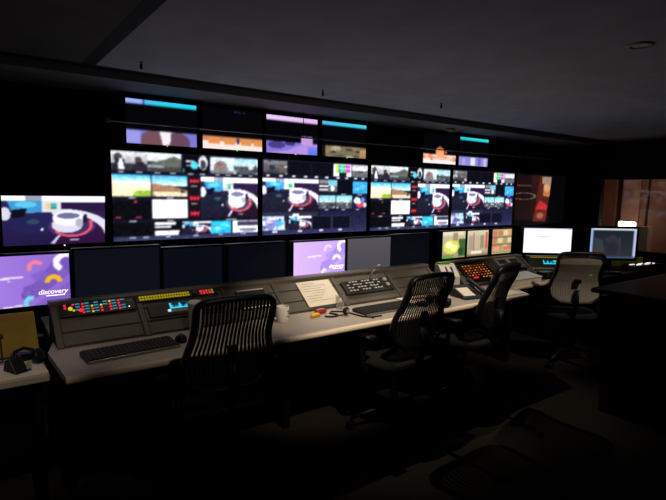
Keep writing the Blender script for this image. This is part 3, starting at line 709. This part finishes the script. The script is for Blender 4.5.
# ------------------------------------------------------------------ small things on the desk
def keyboard(x, y, yaw, label, L=.445, D=.15):
    t = thing('keyboard', label, 'keyboard', (x, y, Z0), (0, 0, R(yaw)), 'keyboards on the main desk')
    MB().prism([(-D/2, 0), (-D/2, .012), (D/2, .024), (D/2, 0)], -L/2, L/2, bev=.003).build('case', 'black', t)
    MB().box((0, -D/2-.001, .007), (L-.004, .005, .011), bev=.001).build('front_edge', 'silver', t)
    mb = MB(); sl = math.atan2(.012, D)
    for r_ in range(6):
        yy = D/2-.016-r_*.0225
        n = 20
        for c in range(n):
            if r_ == 5 and 4 <= c <= 8:
                if c == 6: mb.box((-L/2+.02+c*(L-.04)/(n-1), yy, .019+.08*(yy)), (.10, .017, .007), rot=(sl, 0, 0), bev=.0015, seg=1)
                continue
            mb.box((-L/2+.02+c*(L-.04)/(n-1), yy, .020+.08*yy), (.0175, .017, .007), rot=(sl, 0, 0), bev=.0015, seg=1)
    mb.build('keys', 'keycap', t)
    return t
keyboard(.63, 2.555, 4, 'black keyboard on the left of the desk beside the first mouse')
keyboard(2.33, 2.555, 1, 'black keyboard in the middle of the desk below the intercom panel', L=.49)
def mouse(x, y, yaw, label):
    t = thing('mouse', label, 'mouse', (x, y, Z0), (0, 0, R(yaw)))
    def f(u, v):
        a = u*2*PI; k = v*PI/2
        return (math.cos(a)*.031*math.cos(k)**.6, math.sin(a)*.055*math.cos(k)**.6, .034*math.sin(k)*(1-.25*math.sin(a)))
    MB().grid(f, 24, 8).build('body', 'black', t, True)
    MB().cyl((-.004, .030, .028), (.004, .030, .028), .006, 10).build('scroll_wheel', 'grey', t)
mouse(.895, 2.60, -10, 'black computer mouse right of the left keyboard'); mouse(2.62, 2.50, 5, 'black computer mouse right of the middle keyboard')

# tall white cup, mug
t = thing('tall_cup', 'tall white cup left of the nearest chair back', 'cup', (1.01, 2.69, Z0))
MB().lathe([(.028, 0), (.030, .004), (.040, .17), (.041, .172), (.037, .172), (.028, .01)], n=24).build('body', 'white', t, True)
MB().lathe([(.043, .17), (.043, .178), (.034, .186), (.030, .188)], n=24).build('lid', 'white', t)
def mugbody(r, h): return MB().lathe([(r*.92, 0), (r, .004), (r, h-.002), (r-.002, h), (r-.004, h-.002), (r-.005, .008), (.005, .006)], n=28)
t = thing('mug', 'white ceramic mug with dark marks on the desk right of the nearest chair', 'mug', (1.555, 2.655, Z0), (0, 0, 0))
mugbody(.041, .098).build('body', 'ceramic', t, True)
MB().tube([(-.037, .006, .082), (-.060, .012, .080), (-.070, .014, .055), (-.060, .012, .028), (-.037, .006, .022)], .006, 8).build('handle', 'ceramic', t, True)
mb = MB()
for i, (a, z) in enumerate([(-1.2, .07), (-1.0, .07), (-1.1, .055), (-.85, .058), (-1.25, .04), (-1.0, .038), (-.85, .03)]):
    mb.box((math.cos(a)*.0412, math.sin(a)*.0412, z), (.002, .010, .007), rot=(0, 0, a))
mb.build('printed_marks', 'ink', t)
# glass
t = thing('glass_tumbler', 'clear glass tumbler at the foot of the console right of the script sheet', 'glass', (2.06, 2.735, Z0))
MB().lathe([(.028, 0), (.034, .095), (.0315, .095), (.026, .008), (.003, .007)], n=24).build('body', 'glass', t, True)
# plugs, cable and earpiece
t = thing('cable_plug', 'yellow cable plug on the desk right of the mug', 'plug', (1.79, 2.635, Z0), (0, 0, R(8)))
MB().tube([(-.04, 0, .014), (-.03, 0, .014), (.02, 0, .014), (.035, 0, .013)], [.009, .0135, .0135, .008], 10).build('shell', 'yellow', t, True)
MB().cyl((.033, 0, .013), (.05, 0, .012), .004, 8).build('tip', 'metal', t)
t = thing('cable_plug', 'red cable plug on the desk behind the yellow one', 'plug', (1.875, 2.695, Z0), (0, 0, R(-6)))
MB().tube([(-.045, 0, .016), (-.035, 0, .016), (.025, 0, .016), (.04, 0, .014)], [.010, .0155, .0155, .009], 10).build('shell', 'red', t, True)
MB().box((0, -.0, .031), (.05, .02, .003)).build('label_strip', 'grey', t)
tag(MB().tube([(1.84, 2.60, .741), (1.87, 2.57, .741), (1.91, 2.565, .741), (1.94, 2.60, .741), (1.925, 2.635, .741), (1.915, 2.655, .742)], .006, 8).build('short_cable', 'black', None, True), 'short black curved cable beside the yellow plug', 'cable')
t = thing('headset_cable', 'thin black cable trailing across the desk from the earpiece', 'cable', (0, 0, 0))
MB().tube([(1.95, 2.69, .741), (2.0, 2.66, .741), (2.03, 2.62, .741), (2.04, 2.55, .741), (2.05, 2.47, .741), (2.08, 2.43, .741), (2.17, 2.42, .741)], .005, 6).build('lead', 'black', t, True)
MB().lathe([(.008, 0), (.010, .008), (.004, .014)], n=10).build('connector', 'black', t, True, loc=(2.09, 2.415, Z0))
t = thing('earpiece', 'round black earpiece on the desk left of the middle keyboard', 'earpiece', (1.985, 2.565, Z0), (0, 0, R(20)))
MB().lathe([(.024, -.011), (.028, 0), (.024, .011), (.012, .014)], n=18).build('ear_cup', 'black', t, True, loc=(0, 0, .030), rot=(PI/2, 0, 0))
MB().lathe([(.015, 0), (.013, .004)], n=14).build('cover', 'grey', t, loc=(0, -.012, .030), rot=(PI/2, 0, 0))
MB().tube([(-.02, .005, .006), (-.06, .03, .008), (-.1, .04, .006)], .004, 6).build('boom', 'black', t)
# papers, headphones, pen cup, phone
t = thing('magazine', 'white printed paper with a red band behind the second chair', 'paper', (2.745, 2.665, Z0), (0, 0, R(-4)))
MB().box((0, 0, .004), (.27, .17, .008), bev=.001).build('pages', 'paper', t)
MB().box((.02, .0, .0085), (.17, .05, .001)).build('red_band', 'red', t)
t = thing('headphones', 'black headphones lying on the desk behind the second chair', 'headphones', (2.715, 2.43, Z0), (0, 0, R(-80)))
for s_ in (-1, 1): MB().lathe([(.03, -.016), (.036, 0), (.03, .016), (.01, .018)], n=16).build('ear_cup', 'black', t, True, loc=(s_*.07, 0, .037), rot=(R(80), 0, R(s_*20)))
MB().tube([(-.07, .0, .045), (-.075, .05, .045), (-.04, .10, .04), (0, .115, .04), (.04, .10, .04), (.075, .05, .045), (.07, 0, .045)], .008, 8).build('headband', 'black', t, True)
t = thing('pen_cup', 'beige cup holding pens on the desk behind the second chair', 'cup', (2.80, 2.545, Z0))
MB().lathe([(.026, 0), (.028, .003), (.036, .10), (.033, .10), (.026, .008), (.004, .006)], n=22).build('body', 'beige', t, True)
pens = [(.01, .006, .15, 20, 'black'), (-.012, .0, .155, -14, 'grey'), (.0, -.01, .14, 5, 'white'), (-.005, .012, .15, -25, 'darkgrey')]
for i, (x, y, l, a, m_) in enumerate(pens):
    o = MB().cyl((0, 0, 0), (0, 0, l), .0042, 8).build('pen', m_, loc=(2.80+x, 2.545+y, Z0+.012), rot=(R(a*.4), R(a*.5), 0))
    tag(o, ['black pen in the beige cup', 'grey pen in the beige cup', 'white pen in the beige cup', 'dark grey pen in the beige cup'][i], 'pen', 'pens in the beige cup')
t = thing('desk_phone', 'black desk telephone with a white label card on the front of the desk', 'phone', (3.165, 2.53, Z0), (0, 0, R(-12)))
MB().prism([(-.10, 0), (-.10, .015), (.09, .085), (.10, .08), (.10, 0)], -.10, .10, bev=.004).build('base', 'darkgrey', t)
MB().tube([(.085, -.11, .05), (.085, -.08, .058), (.085, 0, .088), (.085, .08, .112), (.085, .11, .112)], [.018, .021, .014, .021, .018], 10).build('handset', 'black', t, True)
sp = math.atan2(.07, .19)
MB().box((-.035, -.02, .047), (.11, .12, .003), rot=(sp, 0, 0)).build('label_card', 'paper', t)
mb = MB()
for c in range(3):
    for r_ in range(3): mb.box((.02+c*.018, -.06+r_*.022, .034+r_*.0081), (.012, .012, .006), rot=(sp, 0, 0), bev=.001, seg=1)
mb.build('dial_keys', 'keycap', t)
# white binder and dark box
t = thing('binder', 'thick white binder lying on the desk behind the third chair', 'binder', (4.04, 2.68, Z0), (0, 0, R(0)))
MB().prism([(-.085, 0), (-.08, .05), (.085, .075), (.085, 0)], -.27, .27, bev=.004).build('pages', 'paper', t)
MB().prism([(-.088, .052), (-.088, .056), (.088, .083), (.088, .079)], -.28, .28, bev=.0015).build('cover', 'white', t)
t = thing('small_speaker', 'small black box at the right end of the desk beside the white binder', 'speaker', (4.52, 2.695, Z0), (0, 0, R(-12)))
MB().box((0, 0, .035), (.13, .09, .07), bev=.006).build('body', 'black', t)
MB().lathe([(.025, 0), (.022, .003)], n=16).build('grille', 'darkgrey', t, loc=(0, -.045, .035), rot=(PI/2, 0, 0))
t = thing('loose_sheet', 'pale sheet on the desk in front of the white binder', 'paper', (3.62, 2.52, Z0), (0, 0, R(-3)))
MB().grid(lambda u, v: ((u-.5)*.21, (v-.5)*.26, .001+.002*u*v), 6, 6).build('sheet', 'paper', t)

# ------------------------------------------------------------------ left side shelf
t = thing('side_shelf', 'lower side shelf with papers at far left', 'shelf', (-.2, 2.7, 0))
MB().box((.0, .13, .70), (.92, .70, .03), bev=.004).build('top', 'top', t)
for x in (-.42, .42): MB().box((x, .02, .342), (.03, .38, .685)).build('side_panel', 'deskblack', t)
SZ = .7155
tag(MB().box((0, 0, .004), (.30, .21, .008), bev=.001).build('paper_stack', 'paper', loc=(.10, 2.60, SZ), rot=(0, 0, R(5))), 'stack of white papers on the side shelf at far left', 'paper')
tag(MB().box((0, 0, .003), (.28, .20, .006), bev=.001).build('paper_stack', 'paper', loc=(-.22, 2.62, SZ), rot=(0, 0, R(-12))), 'pink white papers at the left edge of the side shelf', 'paper')
t = thing('yellow_board', 'yellow olive sloped board on the side shelf under the purple screen', 'board', (-.03, 2.90, SZ))
MB().prism([(-.06, 0), (.14, .17), (.16, .17), (.16, 0)], -.5, .29, 'X', bev=.003).build('board', 'olive', t)
MB().lathe([(.014, -.004), (.012, .008)], n=12).build('knob', 'black', t, loc=(.13, .03, .085), rot=(R(45), 0, 0))
t = thing('headset', 'black headset with a tangle of cable on the papers at far left', 'headset', (.14, 2.58, SZ+.0085), (0, 0, R(25)))
MB().prism([(-.05, 0), (.05, 0), (.035, .05), (.0, .062)], -.03, .03, bev=.006).build('ear_cup', 'black', t)
MB().lathe([(.032, -.014), (.037, 0), (.032, .014), (.01, .016)], n=16).build('ear_cup', 'black', t, True, loc=(.115, .02, .036), rot=(R(70), 0, R(30)))
MB().tube([(0, 0, .05), (.02, .04, .075), (.07, .06, .078), (.11, .05, .06), (.12, .03, .045)], .008, 8).build('headband', 'black', t, True)
MB().box((.028, -.052, .03), (.022, .004, .03), rot=(R(-15), 0, 0)).build('tag_strip', 'grey', t)
tag(MB().tube([(.10, 2.915, .815), (.10, 2.86, .78), (.10, 2.815, .735), (.10, 2.76, .722), (.06, 2.735, .722), (.0, 2.74, .722)], .003, 6).build('cable', 'black', None, True), 'thin black cable hanging from the yellow board', 'cable')
t = thing('small_radio', 'black handheld radio lying on the side shelf next to the desk end', 'radio', (.19, 2.74, SZ), (0, 0, R(88)))
MB().box((0, 0, .02), (.055, .12, .04), bev=.006).build('body', 'black', t)
MB().cyl((.018, .058, .02), (.018, .14, .022), .006, 8).build('antenna', 'black', t)

# ------------------------------------------------------------------ chairs
def bhalf(z):     # half width of the backrest at height z
    pts = [(.60, .172), (.66, .210), (.72, .224), (.79, .207), (.85, .190), (.91, .185), (1.0, .188), (1.05, .188)]
    for (a, x0), (b, x1) in zip(pts, pts[1:]):
        if z <= b: 
            f = max(0, (z-a)/(b-a)); return x0+(x1-x0)*f
    return pts[-1][1]
def byy(z, x=0):  # depth of the backrest surface
    s_ = (z-.60)/.45
    return -.215-.095*s_-.01*s_*s_+.035*math.sin(min(1, max(0, s_*1.25))*PI)+.45*(x*x)
def make_chair(label, meshm, strap=.0056):
    t = thing('office_chair', label, 'chair', group='mesh back office chairs')
    # frame loop
    loop = []
    rc = .05; zt = 1.05; zb_ = .60
    for i in range(15): z = zb_+.04+(zt-rc-zb_-.04)*i/14; loop.append((bhalf(z), z))
    for i in range(1, 7): a = PI/2*i/6; loop.append((bhalf(zt)-rc+rc*math.cos(a), zt-rc+rc*math.sin(a)))
    top = [(-x, z) for x, z in loop[::-1]]
    mid = [(.08, zt+.006), (0, zt+.008), (-.08, zt+.006)]
    bot = [(-.13, zb_), (0, zb_-.008), (.13, zb_)]
    L = loop+mid+top+bot
    MB().tube([(x, byy(z, x), z) for x, z in L], (.015, .022), 10, closed=True, flat=(0, 1, 0)).build('back_frame', 'frame', t, True)
    mb = MB(); n = 20
    for i in range(n):
        x = (i+.5)/n*2-1
        cs = []
        for k in range(15):
            z = zb_+.005+(zt-zb_-.005)*k/14
            cs.append((x*(bhalf(z)-.006), z))
        w_ = strap
        prev = None
        for k, (xx, z) in enumerate(cs):
            ww = w_*(1.25 if z < .78 else 1)
            a = mb.bm.verts.new((xx-ww, byy(z, xx), z)); b = mb.bm.verts.new((xx+ww, byy(z, xx), z))
            c = mb.bm.verts.new((xx+ww, byy(z, xx)-.003, z)); d = mb.bm.verts.new((xx-ww, byy(z, xx)-.003, z))
            cur = (a, b, c, d)
            if prev:
                for q in range(4): mb.bm.faces.new((prev[q], prev[(q+1) % 4], cur[(q+1) % 4], cur[q]))
            prev = cur
    mb.build('back_mesh', meshm, t)
    MB().box((0, byy(.80)-.02, .80), (.055, .02, .04), bev=.006).build('lumbar_knob', 'frame', t)
    MB().tube([(0, byy(.72)-.03, .72), (0, byy(.64)-.05, .62), (0, -.21, .50), (0, -.10, .42), (0, .02, .41)], (.032, .016), 10, flat=(1, 0, 0)).build('back_support', 'frame', t, True)
    # seat
    def f(u, v):
        a = u*2*PI; ca, sa = math.cos(a), math.sin(a); k = 1/((abs(ca)**3.5+abs(sa)**3.5)**(1/3.5)); prof = [(0, .435), (.90, .437), (1.0, .452), (1.0, .472), (.93, .492), (.7, .499), (0, .490)]
        i = min(int(v*6+1e-6), 6); r_, z = prof[i]
        return (ca*k*r_*.245, .02+sa*k*r_*.235, z-(.02 if sa > .6 and z > .47 else 0))
    MB().grid(f, 40, 6).build('seat', 'seat', t, True)
    for s_ in (-1, 1):
        ar = MB().tube([(s_*.13, .0, .42), (s_*.24, .0, .425), (s_*.285, .0, .47), (s_*.29, -.01, .64)], (.022, .014), 8, flat=(0, 1, 0)).build('armrest', 'frame', t, True)
        MB().box((s_*.285, .03, .655), (.075, .25, .028), bev=.012).build('arm_pad', 'frame', ar)
    MB().lathe([(.028, .11), (.028, .25), (.018, .252), (.018, .43), (.07, .432), (.07, .436)], n=18).build('gas_cylinder', 'chrome', t)
    MB().tube([(.07, .06, .425), (.20, .07, .42), (.25, .07, .405)], .006, 8).build('lever', 'black', t, True)
    MB().lathe([(.045, .085), (.05, .13), (.03, .14)], n=18).build('base_hub', 'frame', t)
    for i in range(5):
        a = 2*PI*i/5+.3
        c, s_ = math.cos(a), math.sin(a)
        lg = MB().tube([(c*.03, s_*.03, .115), (c*.16, s_*.16, .105), (c*.30, s_*.30, .078)], [.024, .019, .014], 8).build('base_leg', 'frame', t, True)
        ca = MB()
        for q in (-1, 1):
            px, py = -s_*.014*q, c*.014*q
            ca.cyl((c*.30+px*.4, s_*.30+py*.4, .028), (c*.30+px*1.5, s_*.30+py*1.5, .028), .028, 14)
        ca.cyl((c*.30, s_*.30, .03), (c*.30, s_*.30, .085), .007, 8)
        ca.build('caster', 'black', lg)
    return t
def copy_tree(o, parent=None, sw=None):
    c = o.copy(); COL.objects.link(c)
    if parent: c.parent = parent
    if sw and o.name.split('.')[0] in sw and o.data: 
        c.data = o.data.copy(); c.data.materials.clear(); c.data.materials.append(M[sw[o.name.split('.')[0]]])
    for ch in list(o.children): copy_tree(ch, c, sw)
    return c
ch1 = make_chair('black striped mesh back office chair nearest the camera', 'mesh')
ch1.location = (1.003, 2.38, 0); ch1.rotation_euler = (0, 0, R(-5))
for (x, y, a, lb) in [(2.25, 2.37, 2, 'black mesh back office chair at the middle of the desk, second from left'),
                      (3.0, 2.40, 14, 'black mesh back office chair seen nearly side on, third from left')]:
    c = copy_tree(ch1); c.location = (x, y, 0); c.rotation_euler = (0, 0, R(a)); c['label'] = lb
c = make_chair('grey mesh back office chair in front of the white page monitor', 'meshgrey', .0078)
c.location = (4.46, 2.42, 0); c.rotation_euler = (0, 0, R(-44))

# ------------------------------------------------------------------ second row console at the right
t = thing('rear_console', 'black second row console in the right foreground', 'desk', (3.6, .8, 0))
MB().box((.95, .45, .43), (1.84, .86, .86)).build('body', 'deskblack', t)
MB().box((.95, .475, .88), (1.96, 1.0, .035), bev=.012).build('worktop', mat('dark_red_rim_light', (46, 26, 22), .4), t)  # red tint stands for lights reflected along the console rim

# ------------------------------------------------------------------ lights
def spot(x, y, z, tx, ty, tz, power, size, blend, color, r_=.03):
    l = bpy.data.lights.new('downlight_beam', 'SPOT'); l.energy = power; l.spot_size = R(size); l.spot_blend = blend; l.color = color; l.shadow_soft_size = r_
    o = bpy.data.objects.new('downlight_beam', l); COL.objects.link(o); o.location = (x, y, z)
    o.rotation_euler = (Vector((tx, ty, tz))-Vector((x, y, z))).to_track_quat('-Z', 'Y').to_euler()
WARM = (1, .85, .67)
for (x, y, p_) in [(.90, 3.23, 12), (2.22, 3.21, 88), (3.29, 3.0, 66)]:  # added beams at the ceiling hooks, brightening desk and console
    spot(x, y, 2.262, x, y-.50, .75, p_, 46, .8, WARM, .012)
for (x, tx, ty, tz, p_, sz) in [(.10, -.05, 2.75, .75, 30, 34), (.95, .85, 2.66, .75, 12, 34), (1.60, 1.95, 2.70, .75, 100, 38), (2.77, 2.95, 2.70, .75, 78, 36), (3.97, 4.35, 2.55, .68, 44, 38)]:
    spot(x, 1.225, 2.262, tx, ty, tz, p_, sz, .7, WARM, .02)
# booth lamp seen through the window
t = thing('desk_lamp', 'bright lamp seen through the window above the monitor with the pale border', 'lamp', (7.85, 3.44, 0))
MB().cyl((0, 0, 0), (0, 0, 1.10), .012, 10).build('pole', 'metal', t)
MB().lathe([(.11, 0), (.11, .015), (.02, .02)], n=20).build('base', 'metal', t)
MB().box((0, 0, 1.135), (.05, .24, .08), bev=.02).build('lamp_head', 'lampglow', t)
t = thing('cabinet', 'narrow beige cabinet behind the window right of the bright lamp', 'cabinet', (7.85, 3.19, 0))
MB().box((0, 0, .56), (.14, .14, 1.12), bev=.006).build('body', 'beige', t)
MB().box((-.072, .05, .8), (.008, .012, .10), bev=.002).build('handle', 'metal', t)
l = bpy.data.lights.new('booth_light', 'POINT'); l.energy = 11; l.color = (1, .78, .62); l.shadow_soft_size = .05
o = bpy.data.objects.new('booth_light', l); COL.objects.link(o); o.location = (7.66, 2.55, 2.2)

# world
w = bpy.data.worlds.new('World'); S.world = w; w.use_nodes = True
w.node_tree.nodes['Background'].inputs['Color'].default_value = (0, 0, 0, 1)

# ------------------------------------------------------------------ camera
cam = bpy.data.cameras.new('camera'); co = bpy.data.objects.new('camera', cam); COL.objects.link(co)
f_px = 503.3; cam.sensor_width = 36; cam.lens = f_px/666*36
yaw, pitch, roll = R(36.094), R(6.724), R(1.012)
fwd = Vector((math.sin(yaw)*math.cos(pitch), math.cos(yaw)*math.cos(pitch), -math.sin(pitch)))
right = Vector((math.cos(yaw), -math.sin(yaw), 0)); up = right.cross(fwd)
r2 = math.cos(roll)*right+math.sin(roll)*up; u2 = math.cos(roll)*up-math.sin(roll)*right
m = Matrix((r2, u2, -fwd)).transposed().to_4x4(); m.translation = (0, 0, 1.55)
co.matrix_world = m; cam.clip_start = .05
S.camera = co
S.view_settings.view_transform = 'Standard'; S.view_settings.look = 'None'; S.view_settings.gamma = 1; S.view_settings.exposure = 0
